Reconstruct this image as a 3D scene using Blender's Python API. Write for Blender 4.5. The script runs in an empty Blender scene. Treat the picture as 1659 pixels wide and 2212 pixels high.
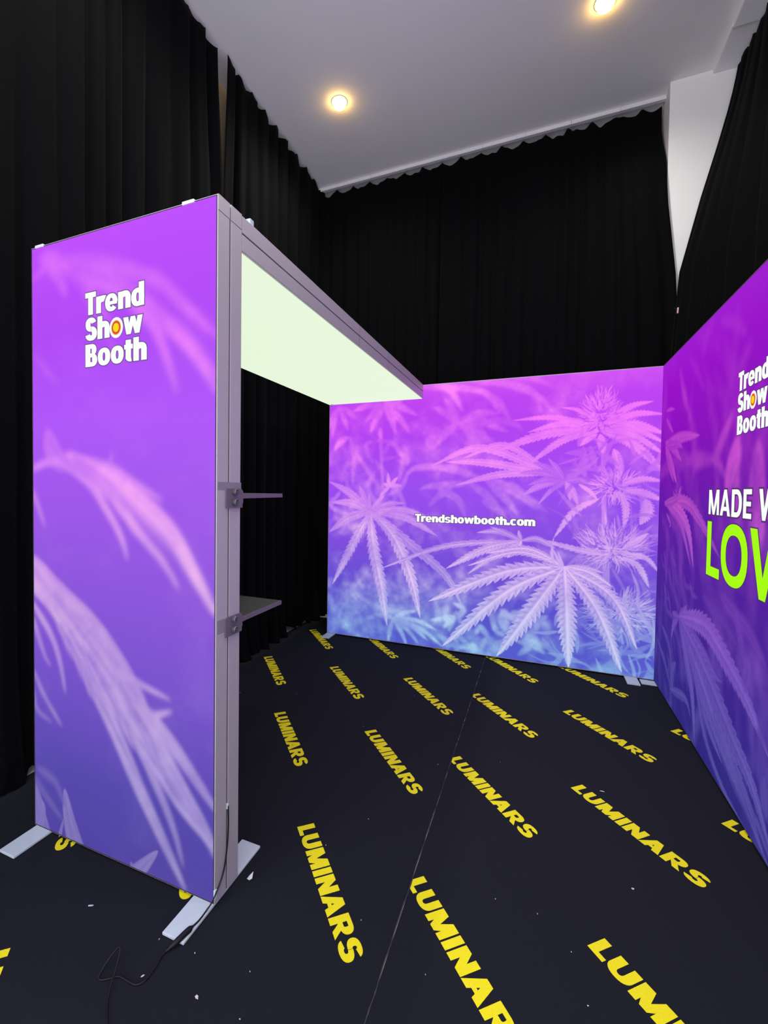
import bpy, math, random
import numpy as np
from mathutils import Vector

S = bpy.context.scene
C = S.collection
PI = math.pi

# ------------------------------------------------------------------ camera
F_PX, YAW, PITCH, ROLL, CAM_H = 988.07, -0.3992, -0.0274, 0.0127, 1.4924
SX, SY = -81.6, -19.15
IW, IH = 1659.0, 2212.0
def basis():
    f = Vector((math.sin(YAW)*math.cos(PITCH), math.cos(YAW)*math.cos(PITCH), math.sin(PITCH)))
    r = Vector((math.cos(YAW), -math.sin(YAW), 0)); u = r.cross(f)
    return r*math.cos(ROLL)+u*math.sin(ROLL), u*math.cos(ROLL)-r*math.sin(ROLL), f
RR, UU, FF = basis()
cam_d = bpy.data.cameras.new('camera'); cam = bpy.data.objects.new('camera', cam_d); C.objects.link(cam)
from mathutils import Matrix
M3 = Matrix((RR, UU, -FF)).transposed().to_4x4()
M3.translation = Vector((0, 0, CAM_H)); cam.matrix_world = M3
cam_d.sensor_fit = 'VERTICAL'; cam_d.sensor_height = 24.0; cam_d.sensor_width = 18.0
cam_d.lens = F_PX/IH*24.0
cam_d.shift_x = -SX/IH; cam_d.shift_y = SY/IH
cam_d.clip_start = 0.02
S.camera = cam

# ------------------------------------------------------------------ world, exposure
w = bpy.data.worlds.new('hall_light'); S.world = w; w.use_nodes = True
bg = w.node_tree.nodes['Background']
bg.inputs[0].default_value = (0.87, 0.86, 1.0, 1); bg.inputs[1].default_value = 3.0
S.view_settings.view_transform = 'Standard'; S.view_settings.look = 'None'
S.view_settings.exposure = 0.0; S.view_settings.gamma = 1.0
S.view_settings.use_curve_mapping = False

# ------------------------------------------------------------------ helpers
def lin(c):
    return tuple((v/12.92 if v <= .04045 else ((v+.055)/1.055)**2.4) for v in (x/255.0 for x in c))

def mat(name, rgb, rough=.7, metal=0.0, noise=0.0, nscale=40, bump=0.0, bscale=200, sheen=0.0, spec=.5, emit=None, estr=1.0):
    m = bpy.data.materials.new(name); m.use_nodes = True
    nt = m.node_tree; b = nt.nodes['Principled BSDF']
    b.inputs['Base Color'].default_value = (*rgb, 1); b.inputs['Roughness'].default_value = rough
    b.inputs['Metallic'].default_value = metal; b.inputs['Specular IOR Level'].default_value = spec
    if sheen: b.inputs['Sheen Weight'].default_value = sheen; b.inputs['Sheen Roughness'].default_value = .4
    tc = nt.nodes.new('ShaderNodeTexCoord')
    if noise:
        n = nt.nodes.new('ShaderNodeTexNoise'); n.inputs['Scale'].default_value = nscale; n.inputs['Detail'].default_value = 4
        r = nt.nodes.new('ShaderNodeMix'); r.data_type = 'RGBA'
        r.inputs['A'].default_value = (*[v*(1-noise) for v in rgb], 1); r.inputs['B'].default_value = (*[min(1, v*(1+noise)) for v in rgb], 1)
        nt.links.new(tc.outputs['Object'], n.inputs['Vector']); nt.links.new(n.outputs['Fac'], r.inputs['Factor'])
        nt.links.new(r.outputs['Result'], b.inputs['Base Color'])
    if bump:
        n = nt.nodes.new('ShaderNodeTexNoise'); n.inputs['Scale'].default_value = bscale; n.inputs['Detail'].default_value = 3
        q = nt.nodes.new('ShaderNodeBump'); q.inputs['Strength'].default_value = bump; q.inputs['Distance'].default_value = .002
        nt.links.new(tc.outputs['Object'], n.inputs['Vector']); nt.links.new(n.outputs['Fac'], q.inputs['Height']); nt.links.new(q.outputs['Normal'], b.inputs['Normal'])
    if emit:
        b.inputs['Emission Color'].default_value = (*emit, 1); b.inputs['Emission Strength'].default_value = estr
    return m

def mat_print(name, strength=1.0):
    """backlit printed fabric: the print's colours glow"""
    m = bpy.data.materials.new(name); m.use_nodes = True
    nt = m.node_tree; b = nt.nodes['Principled BSDF']
    b.inputs['Base Color'].default_value = (.006, .006, .006, 1); b.inputs['Roughness'].default_value = .9; b.inputs['Specular IOR Level'].default_value = .04
    a = nt.nodes.new('ShaderNodeVertexColor'); a.layer_name = 'print'
    nt.links.new(a.outputs['Color'], b.inputs['Emission Color']); b.inputs['Emission Strength'].default_value = strength
    return m

ORG = {}
def thing(name, label, cat, loc=(0, 0, 0), group=None):
    o = bpy.data.objects.new(name, None); C.objects.link(o); o.location = loc; o.empty_display_size = .1
    o['label'] = label; o['category'] = cat
    if group: o['group'] = group
    ORG[o] = Vector(loc); return o
def tag(o, label, cat, group=None, kind=None):
    o['label'] = label; o['category'] = cat
    if group: o['group'] = group
    if kind: o['kind'] = kind
    return o

class MB:
    def __init__(s): s.v = []; s.f = []
    def add(s, vs, fs):
        k = len(s.v); s.v += [tuple(v) for v in vs]; s.f += [tuple(i+k for i in f) for f in fs]; return s
    def box(s, x0, x1, y0, y1, z0, z1, b=0.0):
        if b <= 0:
            vs = [(x, y, z) for z in (z0, z1) for y in (y0, y1) for x in (x0, x1)]
            return s.add(vs, [(0, 2, 3, 1), (4, 5, 7, 6), (0, 1, 5, 4), (2, 6, 7, 3), (0, 4, 6, 2), (1, 3, 7, 5)])
        import bmesh
        bm = bmesh.new(); bmesh.ops.create_cube(bm, size=1)
        for v in bm.verts:
            v.co = Vector(((x0+x1)/2+v.co.x*(x1-x0), (y0+y1)/2+v.co.y*(y1-y0), (z0+z1)/2+v.co.z*(z1-z0)))
        bmesh.ops.bevel(bm, geom=bm.edges[:], offset=b, segments=2, affect='EDGES', profile=.6)
        bm.verts.index_update()
        s.add([v.co for v in bm.verts], [[v.index for v in f.verts] for f in bm.faces]); bm.free(); return s
    def prism(s, pts, axis, a, b):
        """extrude polygon pts (2D, in the two other axes in xyz order) from a to b along axis"""
        n = len(pts)
        def mk(p, t):
            q = list(p); q.insert(axis, t); return q
        vs = [mk(p, a) for p in pts]+[mk(p, b) for p in pts]
        return s.add(vs, [tuple(range(n)), tuple(range(2*n-1, n-1, -1))]+[(i, (i+1) % n, n+(i+1) % n, n+i) for i in range(n)])
    def lathe(s, prof, org, ax, n=20):
        """prof: (radius, along); closed by its own ends"""
        ax = Vector(ax).normalized(); t = Vector((0, 0, 1)) if abs(ax.z) < .9 else Vector((1, 0, 0))
        e1 = ax.cross(t).normalized(); e2 = ax.cross(e1); org = Vector(org)
        vs = []; fs = []
        for r, h in prof:
            for i in range(n):
                a = 2*PI*i/n; vs.append(org+ax*h+(e1*math.cos(a)+e2*math.sin(a))*r)
        for k in range(len(prof)-1):
            for i in range(n):
                j = (i+1) % n; fs.append((k*n+i, k*n+j, (k+1)*n+j, (k+1)*n+i))
        fs.append(tuple(range(n))); fs.append(tuple(range(len(prof)*n-1, (len(prof)-1)*n-1, -1)))
        return s.add(vs, fs)
    def tube(s, pts, rad, n=8):
        pts = [Vector(p) for p in pts]; rads = rad if isinstance(rad, (list, tuple)) else [rad]*len(pts)
        vs = []; fs = []; e = None
        for k, p in enumerate(pts):
            t = (pts[min(k+1, len(pts)-1)]-pts[max(k-1, 0)]).normalized()
            if e is None: e = t.cross(Vector((0, 0, 1)) if abs(t.z) < .9 else Vector((1, 0, 0))).normalized()
            e = (e-t*e.dot(t)).normalized(); g = t.cross(e)
            for i in range(n):
                a = 2*PI*i/n; vs.append(p+(e*math.cos(a)+g*math.sin(a))*rads[k])
        for k in range(len(pts)-1):
            for i in range(n):
                j = (i+1) % n; fs.append((k*n+i, k*n+j, (k+1)*n+j, (k+1)*n+i))
        fs.append(tuple(range(n))); fs.append(tuple(range(len(pts)*n-1, (len(pts)-1)*n-1, -1)))
        return s.add(vs, fs)
    def build(s, name, m, parent=None, smooth=False, origin=None):
        o3 = ORG[parent] if parent is not None else (Vector(origin) if origin else Vector((0, 0, 0)))
        me = bpy.data.meshes.new(name)
        me.from_pydata([(v[0]-o3.x, v[1]-o3.y, v[2]-o3.z) for v in s.v], [], s.f); me.update()
        me.materials.append(m)
        if smooth:
            for p in me.polygons: p.use_smooth = True
        o = bpy.data.objects.new(name, me); C.objects.link(o)
        if parent is not None: o.parent = parent
        else: o.location = o3
        ORG[o] = o3; return o

def catmull(pts, n=8):
    P = [Vector(p) for p in pts]; P = [P[0]*2-P[1]]+P+[P[-1]*2-P[-2]]; out = []
    for i in range(1, len(P)-2):
        a, b, c, d = P[i-1:i+3]
        for k in range(n):
            t = k/n; out.append(.5*((2*b)+(c-a)*t+(2*a-5*b+4*c-d)*t*t+(3*b-a-3*c+d)*t**3))
    out.append(P[-2]); return out

def struct(name, mb, m, label=None):
    o = mb.build(name, m); o['kind'] = 'structure'
    if label: o['label'] = label
    return o

def ray_to(px, py, axis, val):
    """where the sight line through a photo point meets the plane axis = val"""
    d = FF+RR*((px-IW/2-SX)/F_PX)-UU*((py-IH/2-SY)/F_PX)
    o = Vector((0, 0, CAM_H)); return o+d*((val-o[axis])/d[axis])

# ------------------------------------------------------------------ measures (metres)
X0, X1 = -2.007, -1.0316            # tower left / right edge
YT, DT = 1.288, 0.136               # tower front, lightbox thickness
YB = 4.282                          # face of the back lightbox
HT = 2.5
XB = 0.890                          # right end of the back lightbox
XR = 0.872                          # face of the right lightbox
XL, YC, ZC = -2.40, 4.90, 4.99      # left curtain, back curtain, ceiling
ZF = 0.012                          # top of the foot plates

# ------------------------------------------------------------------ materials
M_ceil = mat('ceiling_paint', (.86, .85, .86), .9, noise=.02, nscale=3, bump=.15, bscale=90)
M_white = mat('white_wall_paint', (.80, .81, .79), .8, noise=.03, nscale=5)
M_tan = mat('tan_wall_paint', (.62, .48, .27), .8, noise=.06, nscale=4)
M_floor = mat('pale_concrete', (.62, .61, .58), .6, noise=.08, nscale=8)
M_carpet = mat('black_felt_carpet', (.0086, .0098, .0150), .95, noise=.35, nscale=260, bump=.6, bscale=500, spec=.15)
M_carpet_edge = mat('carpet_cut_edge', (.035, .035, .04), .95, noise=.3, nscale=200)
M_yellow = mat('yellow_carpet_print', (.74, .66, .012), .9, noise=.14, nscale=260, bump=.5, bscale=500, spec=.2)
M_cloth = mat('black_velvet', (.0020, .0021, .0026), .9, noise=.3, nscale=60, bump=.3, bscale=300, sheen=.010, spec=.05)
M_alu = mat('grey_anodised_aluminium', (.42, .39, .43), .5, metal=.2, noise=.03, nscale=30, bump=.05, bscale=600)
M_aluL = mat('bright_aluminium', (.72, .74, .77), .4, metal=.2, noise=.03, nscale=30)
M_plate = mat('white_steel_plate', (.48, .56, .60), .5, noise=.03, nscale=20)
M_groove = mat('dark_groove', (.02, .015, .02), .9)
M_tape = mat('grey_tape', (.21, .19, .24), .55, noise=.05, nscale=60)
M_bracket = mat('dark_grey_metal', (.15, .12, .155), .45, metal=.2, noise=.05, nscale=60)
M_knob = mat('gunmetal_screw', (.11, .11, .13), .4, metal=.4, noise=.05, nscale=80)
M_board = mat('dark_shelf_board', (.035, .036, .032), .6, noise=.15, nscale=60)
M_black = mat('black_rubber', (.006, .006, .007), .5, spec=.25)
M_rail = mat('white_rail', (.70, .70, .72), .5)
M_diff = mat('white_backlit_fabric', (.12, .12, .12), .9, spec=.1, emit=lin((226, 242, 212)), estr=1.04)
M_letter = mat('backlit_white_print', (.006, .006, .006), .9, spec=.04, emit=lin((250, 255, 250)), estr=1.0)
M_outl = mat('backlit_dark_outline', (.006, .006, .006), .9, spec=.04, emit=lin((112, 78, 150)), estr=1.0)
M_outl2 = mat('backlit_dark_outline_deep', (.006, .006, .006), .9, spec=.04, emit=lin((85, 45, 110)), estr=1.0)
M_red = mat('backlit_red_print', (.006, .006, .006), .9, spec=.04, emit=lin((225, 70, 45)), estr=1.0)
M_orange = mat('backlit_orange_print', (.006, .006, .006), .9, spec=.04, emit=lin((245, 180, 90)), estr=1.0)
M_yel = mat('backlit_yellow_print', (.006, .006, .006), .9, spec=.04, emit=lin((252, 222, 0)), estr=1.0)
M_lime = mat('backlit_lime_print', (.006, .006, .006), .9, spec=.04, emit=lin((165, 252, 0)), estr=1.0)
M_bulb = mat('warm_lamp', (.8, .7, .5), .4, emit=(1.0, .58, .14), estr=30.0)
M_gold = mat('gold_reflector', (.75, .55, .22), .35, metal=.6)
M_paper = mat('white_paper', (.5, .51, .52), .8)
M_print = mat_print('backlit_graphic', 1.0)

# ------------------------------------------------------------------ room shell
struct('floor', MB().box(-2.8, 3.0, -1.8, 5.3, -.12, -.004), M_floor)
struct('ceiling', MB().box(-2.8, 3.0, -2.2, 5.3, ZC, ZC+.12), M_ceil)
struct('wall_left', MB().box(-2.8, -2.62, -.2, 5.3, -.004, ZC), M_tan)
struct('wall_back', MB().box(-2.62, 3.0, 5.06, 5.3, -.004, ZC), M_white)
struct('wall_right', MB().box(1.56, 1.75, 0.1, 5.06, -.004, ZC), M_white)
struct('trim_1', MB().box(.945, 1.56, 4.71, 5.06, -.004, ZC, .004), M_white, 'white pier in the corner behind the curtains')
so = struct('trim_2', MB().box(1.236, 1.56, 4.292, 4.709, ZC-.035, ZC-.001, .006), M_ceil, 'short white soffit section below the ceiling beside the pier')
so = struct('trim_3', MB().box(1.236, 1.56, 0.1, 4.286, ZC-.055, ZC-.001, .006), M_ceil, 'long white soffit section along the right curtain')
t4 = MB()
for x in np.arange(-2.6, .95, .4): t4.box(x, min(x+.398, .945), YC-.055, YC-.02, ZC-.035, ZC-.0005)
o = struct('trim_4', t4, M_rail, 'white curtain rail under the ceiling along the back curtain')

# ------------------------------------------------------------------ carpets with printed words
def outset(pts, d):
    n = len(pts); area = sum(pts[i][0]*pts[(i+1) % n][1]-pts[(i+1) % n][0]*pts[i][1] for i in range(n))
    if area < 0: pts = pts[::-1]
    if d == 0: return pts
    out = []
    for i in range(n):
        p0, p1, p2 = Vector(pts[i-1]), Vector(pts[i]), Vector(pts[(i+1) % n])
        a = (p1-p0).normalized(); b = (p2-p1).normalized()
        n1 = Vector((a.y, -a.x)); n2 = Vector((b.y, -b.x)); k = n1+n2
        out.append(tuple(p1+k*(d/max(.35, 1+n1.dot(n2)))))
    return out

def rect(x0, y0, x1, y1): return ('p', [(x0, y0), (x1, y0), (x1, y1), (x0, y1)])
def poly(*p): return ('p', list(p))
def ring(cx, cy, rx, ry, tx, ty, a0=0, a1=360): return ('r', cx, cy, rx, ry, tx, ty, a0, a1)

def glyph(ch, s=.27, t=.2, x=.74):
    """primitives and advance of a heavy sans letter; cap height 1, stem s, bar t, x-height x"""
    G = ring; hx = x/2
    if ch == 'L': return [rect(0, 0, s, 1), rect(0, 0, .60, t*1.08)], .60
    if ch == 'U': return [rect(0, .36, s, 1), rect(.82-s, .36, .82, 1), G(.41, .40, .41, .415, s, t*1.15, 180, 360)], .82
    if ch == 'M': return [rect(0, 0, s*.93, 1), rect(1.04-s*.93, 0, 1.04, 1), poly((0, 1), (s*1.2, 1), (.52+s*.42, 0), (.52-s*.42, 0)), poly((1.04-s*1.2, 1), (1.04, 1), (.52+s*.42, 0), (.52-s*.42, 0))], 1.04
    if ch == 'I': return [rect(0, 0, s, 1)], s
    if ch == 'N': return [rect(0, 0, s*.95, 1), rect(.84-s*.95, 0, .84, 1), poly((0, 1), (s*1.08, 1), (.84, 0), (.84-s*1.08, 0))], .84
    if ch == 'A': return [poly((0, 0), (s*1.05, 0), (.46+s*.42, 1), (.46-s*.52, 1)), poly((.92-s*1.05, 0), (.92, 0), (.46+s*.52, 1), (.46-s*.42, 1)), rect(.2, .19, .72, .19+t*.9)], .92
    if ch == 'R': return [rect(0, 0, s, 1), rect(s*.5, 1-t, .47, 1), rect(s*.5, .38, .47, .38+t*.9), G(.47, .69, .34, .31, s, t*.95, -90, 90), poly((.26, .44), (.54, .46), (.86, 0), (.55, 0))], .86
    if ch == 'S': return [G(.385, .705, .365, .31, s, t*1.0, 15, 270), G(.40, .30, .40, .315, s, t*1.05, -170, 90)], .80
    if ch == 'D': return [rect(0, 0, s, 1), rect(s*.5, 1-t, .38, 1), rect(s*.5, 0, .38, t), G(.38, .5, .44, .5, s, t, -90, 90)], .82
    if ch == 'E': return [rect(0, 0, s, 1), rect(0, 0, .60, t), rect(0, .5-t*.45, .56, .5+t*.45), rect(0, 1-t, .60, 1)], .60
    if ch == 'T': return [rect(0, 1-t*1.05, .74, 1), rect(.37-s/2, 0, .37+s/2, 1)], .72
    if ch == 'H': return [rect(0, 0, s, 1), rect(.80-s, 0, .80, 1), rect(.1, .5-t/2, .7, .5+t/2)], .80
    if ch == 'V': return [poly((0, 1), (s*1.1, 1), (.42+s*.45, 0), (.42-s*.45, 0)), poly((.84-s*1.1, 1), (.84, 1), (.42+s*.45, 0), (.42-s*.45, 0))], .84
    if ch == 'W': return [poly((0, 1), (s, 1), (.34+s*.4, 0), (.34-s*.45, 0)), poly((.62-s*.45, 1), (.62+s*.45, 1), (.34+s*.42, 0), (.34-s*.42, 0)), poly((.62-s*.45, 1), (.62+s*.45, 1), (.90+s*.42, 0), (.90-s*.42, 0)), poly((1.24-s, 1), (1.24, 1), (.90+s*.45, 0), (.90-s*.4, 0))], 1.24
    if ch == 'O': return [G(.5, .5, .5, .515, s, s*.92)], 1.0
    if ch == 'B': return [rect(0, 0, s, 1), rect(s*.5, 1-t*.9, .44, 1), rect(s*.5, .5-t*.4, .46, .5+t*.4), rect(s*.5, 0, .46, t*.9), G(.43, .745, .32, .255, s*.98, t*.85, -90, 90), G(.46, .285, .34, .285, s, t*.9, -90, 90)], .80
    n_ = 2*s+.14; o_ = s+.075
    if ch == 'r': return [rect(0, 0, s, x), G(s+.13, x-.30, .13+s*.9, .31, s, t*1.25, 62, 170)], s+.24
    if ch == 'e': return [G(o_, hx, o_, hx+.015, s*.93, t*.85, 0, 322), rect(s*.5, hx-t*.42, o_*2-.03, hx+t*.25)], o_*2
    if ch in 'nh': return [rect(0, 0, s, x if ch == 'n' else 1), rect(n_-s, 0, n_, x-.24), G(n_*.54, x-.28, n_*.46, .295, s*.97, t*1.15, 0, 165)], n_
    if ch == 'd': return [rect(n_-s, 0, n_, 1), G(o_, hx, o_, hx+.015, s*.97, t*.9)], n_
    if ch == 'b': return [rect(0, 0, s, 1), G(n_-o_, hx, o_, hx+.015, s*.97, t*.9)], n_
    if ch == 'o': return [G(o_, hx, o_, hx+.015, s*.97, t*.9)], o_*2
    if ch == 'c': return [G(o_, hx, o_, hx+.015, s*.97, t*.9, 42, 318)], o_*2-.06
    if ch == 't': return [rect(.09, .12, .09+s, .94), rect(0, x-t*.9, s+.20, x), G(.09+s*.98, .22, s*.98, .22, s*.97, t*.95, 180, 278)], s+.20
    if ch == 's': return [G(o_*.93, x*.70, o_*.90, x*.31, s*.93, t*.75, 15, 270), G(o_*.95, x*.295, o_*.95, x*.31, s*.93, t*.75, -165, 90)], o_*1.9
    if ch == 'w': w_ = 3*s+.22; c1, c2 = w_*.30, w_*.70; return [poly((0, x), (s*.95, x), (c1+s*.35, 0), (c1-s*.5, 0)), poly((w_/2-s*.42, x), (w_/2+s*.42, x), (c1+s*.35, 0), (c1-s*.42, 0)), poly((w_/2-s*.42, x), (w_/2+s*.42, x), (c2+s*.42, 0), (c2-s*.35, 0)), poly((w_-s*.95, x), (w_, x), (c2+s*.5, 0), (c2-s*.35, 0))], w_
    if ch == 'm': m_ = 3*s+.24; return [rect(0, 0, s, x), rect(m_/2-s/2, 0, m_/2+s/2, x-.22), rect(m_-s, 0, m_, x-.22), G(m_*.29, x-.26, m_*.29-.01+s*.17, .275, s*.9, t*1.1, 0, 165), G(m_*.69, x-.26, m_*.31, .275, s*.95, t*1.1, 0, 165)], m_
    if ch == '.': return [rect(0, 0, s*1.05, s*1.0)], s*1.05
    return [], .3

class Stroke(list):
    def __init__(s, k, pts): super().__init__(pts); s.lift = k*6e-5
def text_shapes(txt, s=.27, t=.2, x=.74, gap=.07, d=0.0, kern=None):
    """list of (polygons) for a line of text, and its width"""
    out = []; cx = 0.0
    for ci, ch in enumerate(txt):
        prims, adv = glyph(ch, s, t, x)
        for pi_, pr in enumerate(prims):
            if pr[0] == 'p':
                out.append(Stroke(pi_, [(px+cx, py) for px, py in outset(pr[1], d)]))
            else:
                _, gx, gy, rx, ry, tx, ty, a0, a1 = pr
                full = a1-a0 >= 360
                if not full and d: e = math.degrees(d/max(.1, (rx+ry)/2)); a0 -= e; a1 += e
                n = max(6, int((a1-a0)/9)); pe = .88
                def pt(ax, ay, a):
                    c, q = math.cos(a), math.sin(a)
                    return (cx+gx+ax*math.copysign(abs(c)**pe, c), gy+ay*math.copysign(abs(q)**pe, q))
                for k in range(n):
                    A = math.radians(a0+(a1-a0)*k/n); B = math.radians(a0+(a1-a0)*(k+1)/n)
                    ox, oy = rx+d, ry+d; ix, iy = max(.004, rx-tx-d), max(.004, ry-ty-d)
                    out.append(Stroke(pi_, [pt(ox, oy, A), pt(ox, oy, B), pt(ix, iy, B), pt(ix, iy, A)]))
        cx += adv+gap+(kern or {}).get(txt[ci:ci+2], 0)
    return out, cx-gap

def text_mesh(polys, frame):
    mb = MB()
    for pg in polys:
        mb.add([frame(px, py, pg.lift) for px, py in pg], [tuple(range(len(pg)))])
    return mb

SEAM = -.418
cl = MB().box(-2.405, SEAM-.0015, -1.5, 4.82, -.004, 0.0)
carpL = cl.build('carpet', M_carpet); ORG[carpL] = Vector((0, 0, 0))
tag(carpL, 'black felt carpet strip with yellow words, running under the tower lightbox to the left curtain', 'carpet', 'printed carpet strips')
carpR = MB().box(SEAM+.0015, 1.30, -1.5, 4.70, -.004, 0.0).build('carpet', M_carpet)
tag(carpR, 'black felt carpet strip with yellow words, running under the right lightbox with the lime lettering', 'carpet', 'printed carpet strips')
# slightly curled cut edge along the joint
random.seed(4)
pts = []
for i in range(120):
    y = -1.4+i*(6.2/119); pts.append((SEAM+random.uniform(-.0022, .0022), y, .0006+random.uniform(0, .0016)))
MB().tube(pts, .0016, 5).build('cut_edge', M_carpet_edge, carpR)

word, wl = text_shapes('LUMINARS', s=.30, t=.215, gap=.075, kern={'NA': -.05, 'AR': -.02, 'LU': -.03})
WLEN, WCAP = .622, .076
ang = math.radians(-47.6)
ex, ey = Vector((math.cos(ang), math.sin(ang), 0)), Vector((-math.sin(ang), math.cos(ang), 0))
def put_word(px, py, carpet, xlim):
    k = WLEN/wl; polys = []
    for pg in word:
        q = [Vector((px, py, .0005+pg.lift))+ex*(a*k)+ey*(b*WCAP) for a, b in pg]
        # cut the print at the joint between the strips
        out = []
        for i in range(len(q)):
            a, b = q[i], q[(i+1) % len(q)]
            ia = (a.x-xlim[0]) >= 0 and (xlim[1]-a.x) >= 0; ib = (b.x-xlim[0]) >= 0 and (xlim[1]-b.x) >= 0
            if ia: out.append(a)
            if ia != ib:
                lim = xlim[0] if min(a.x, b.x) < xlim[0] else xlim[1]
                out.append(a+(b-a)*((lim-a.x)/(b.x-a.x)))
        if len(out) > 2: polys.append(out)
    if not polys: return
    mb = MB()
    for q in polys: mb.add(q, [tuple(range(len(q)))])
    mb.build('printed_word', M_yellow, carpet)
for j in range(-2, 4):
    for i in range(-3, 1):
        put_word(-.967+.632*i+.012*(j == 0), 1.752+.876*j+(.032 if j >= 0 else .016)*i, carpL, (-2.36, SEAM-.003))
    for i in range(0, 3):
        put_word(-.437+.616*i, 1.672+.879*j+.0*i, carpR, (SEAM+.003, 1.29))

# ------------------------------------------------------------------ printed artwork of the lightboxes
class Art:
    def __init__(s, wd, ht, nx, ny, seed=1):
        s.w, s.h, s.nx, s.ny = wd, ht, nx, ny
        s.X, s.Y = np.meshgrid(np.linspace(0, wd, nx), np.linspace(0, ht, ny)); s.V = np.zeros((ny, nx)); s.W = np.zeros((ny, nx)); s.rng = random.Random(seed)
        s.dx = wd/(nx-1)
        g = np.random.default_rng(seed); s.N = np.zeros((ny, nx)); amp = 1.0; tot = 0
        for cell in (.30, .15, .07, .035, .017):
            a, b = int(ht/cell)+3, int(wd/cell)+3; gr = g.random((a, b))
            yy, xx = s.Y/cell, s.X/cell; j, i = yy.astype(int), xx.astype(int); fy, fx = yy-j, xx-i; fy = fy*fy*(3-2*fy); fx = fx*fx*(3-2*fx)
            s.N += amp*((gr[j, i]*(1-fx)+gr[j, i+1]*fx)*(1-fy)+(gr[j+1, i]*(1-fx)+gr[j+1, i+1]*fx)*fy); tot += amp; amp *= .7
        s.N = s.N/tot*2-1
    def blur(s, metres):
        r = max(1, int(round(metres/s.dx)))
        for _ in range(3):
            for ax in (0, 1):
                pad = [(r+1, r) if a == ax else (0, 0) for a in (0, 1)]
                c = np.cumsum(np.pad(s.V, pad, mode='edge'), axis=ax); n = s.V.shape[ax]
                s.V = (np.take(c, range(2*r+1, 2*r+1+n), ax)-np.take(c, range(0, n), ax))/(2*r+1)
    def grain(s, k): s.V = s.V*(1+k*1.6*s.N)+k*.30*np.clip(s.N, -.2, 1)
    def leaf(s, pts, w, val=.8, soft=.006, serr=0.0, teeth=16, vein=.0, kind='leaf', alpha=1.0, warm=0.0):
        P = np.array([(p[0], p[1]) for p in catmull([(a, b, 0) for a, b in pts], 10)]) if len(pts) > 2 else np.linspace(pts[0], pts[1], 12)
        seg = np.diff(P, axis=0); L = np.hypot(seg[:, 0], seg[:, 1]); cum = np.r_[0, np.cumsum(L)]; T = cum[-1]
        if T < 1e-4: return
        m = w+soft*2
        i0 = max(0, int((P[:, 0].min()-m)/s.dx)); i1 = min(s.nx, int((P[:, 0].max()+m)/s.dx)+2)
        dy = s.h/(s.ny-1)
        j0 = max(0, int((P[:, 1].min()-m)/dy)); j1 = min(s.ny, int((P[:, 1].max()+m)/dy)+2)
        if i1 <= i0 or j1 <= j0: return
        X = s.X[j0:j1, i0:i1]; Y = s.Y[j0:j1, i0:i1]
        best = np.full(X.shape, 1e9); tt = np.zeros(X.shape); dd = np.zeros(X.shape)
        for k in range(len(seg)):
            if L[k] < 1e-6: continue
            ux, uy = seg[k]/L[k]; rx, ry = X-P[k, 0], Y-P[k, 1]
            a = np.clip(rx*ux+ry*uy, 0, L[k]); qx, qy = rx-a*ux, ry-a*uy; d = np.hypot(qx, qy)
            sg = np.sign(ux*ry-uy*rx); u = d < best
            best = np.where(u, d, best); tt = np.where(u, (cum[k]+a)/T, tt); dd = np.where(u, d*sg, dd)
        t = np.clip(tt, 0, 1)
        if kind == 'leaf': hw = w*2.55*np.power(t+.004, .66)*np.power(1-t, .85)
        elif kind == 'broad': hw = w*1.5*np.power(t+.03, .35)*np.power(1-t, .55)
        else: hw = w*np.power(1-t, .55)
        ad = np.abs(dd); rel = ad/np.maximum(hw, 1e-5)
        if serr:
            f = np.mod(t*teeth-rel*.35, 1.0); hw = hw*(1-serr*(1-f)**1.3)
        mk = np.clip((hw-ad)/(2*soft)+.5, 0, 1); mk = mk*mk*(3-2*mk)
        v = val*(1+.30*s.N[j0:j1, i0:i1]+.10*np.sin(np.clip(dd/np.maximum(hw, 1e-4), -1, 1)*7+P[0, 0]*40+3*s.N[j0:j1, i0:i1])-.10*(1-t))
        if vein:
            v = v+vein*.9*np.exp(-(ad/(.07*w+.002))**2)
            f = np.mod(t*teeth-rel*.75, 1.0)
            v = v-vein*.7*np.exp(-((f-.5)/.16)**2)*np.clip(rel*2, 0, 1)+vein*.22*np.sign(dd)
        s.V[j0:j1, i0:i1] = s.V[j0:j1, i0:i1]*(1-mk*alpha)+v*mk*alpha
        s.W[j0:j1, i0:i1] = s.W[j0:j1, i0:i1]*(1-mk*alpha)+warm*mk*alpha
    def bud(s, c, rx, ry, n, val, ln=.09, w=.006, soft=.004, up=.5):
        for k in range(n):
            a = s.rng.uniform(0, 2*PI); r = math.sqrt(s.rng.random())
            p = (c[0]+math.cos(a)*rx*r*.75, c[1]+math.sin(a)*ry*r*.75)
            dx, dy = math.cos(a)*.9+s.rng.uniform(-.5, .5), math.sin(a)*.8+up+s.rng.uniform(-.5, .5)
            q = math.hypot(dx, dy)+1e-3; l = ln*s.rng.uniform(.5, 1.2)
            e = (p[0]+dx/q*l, p[1]+dy/q*l); md = ((p[0]+e[0])/2+s.rng.uniform(-.12, .12)*l, (p[1]+e[1])/2+s.rng.uniform(-.12, .12)*l)
            s.leaf([p, md, e], w*s.rng.uniform(.5, 1.1), val*s.rng.uniform(.6, 1.15) if k % 3 else val*s.rng.uniform(0, .3), soft, kind='strand')
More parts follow.
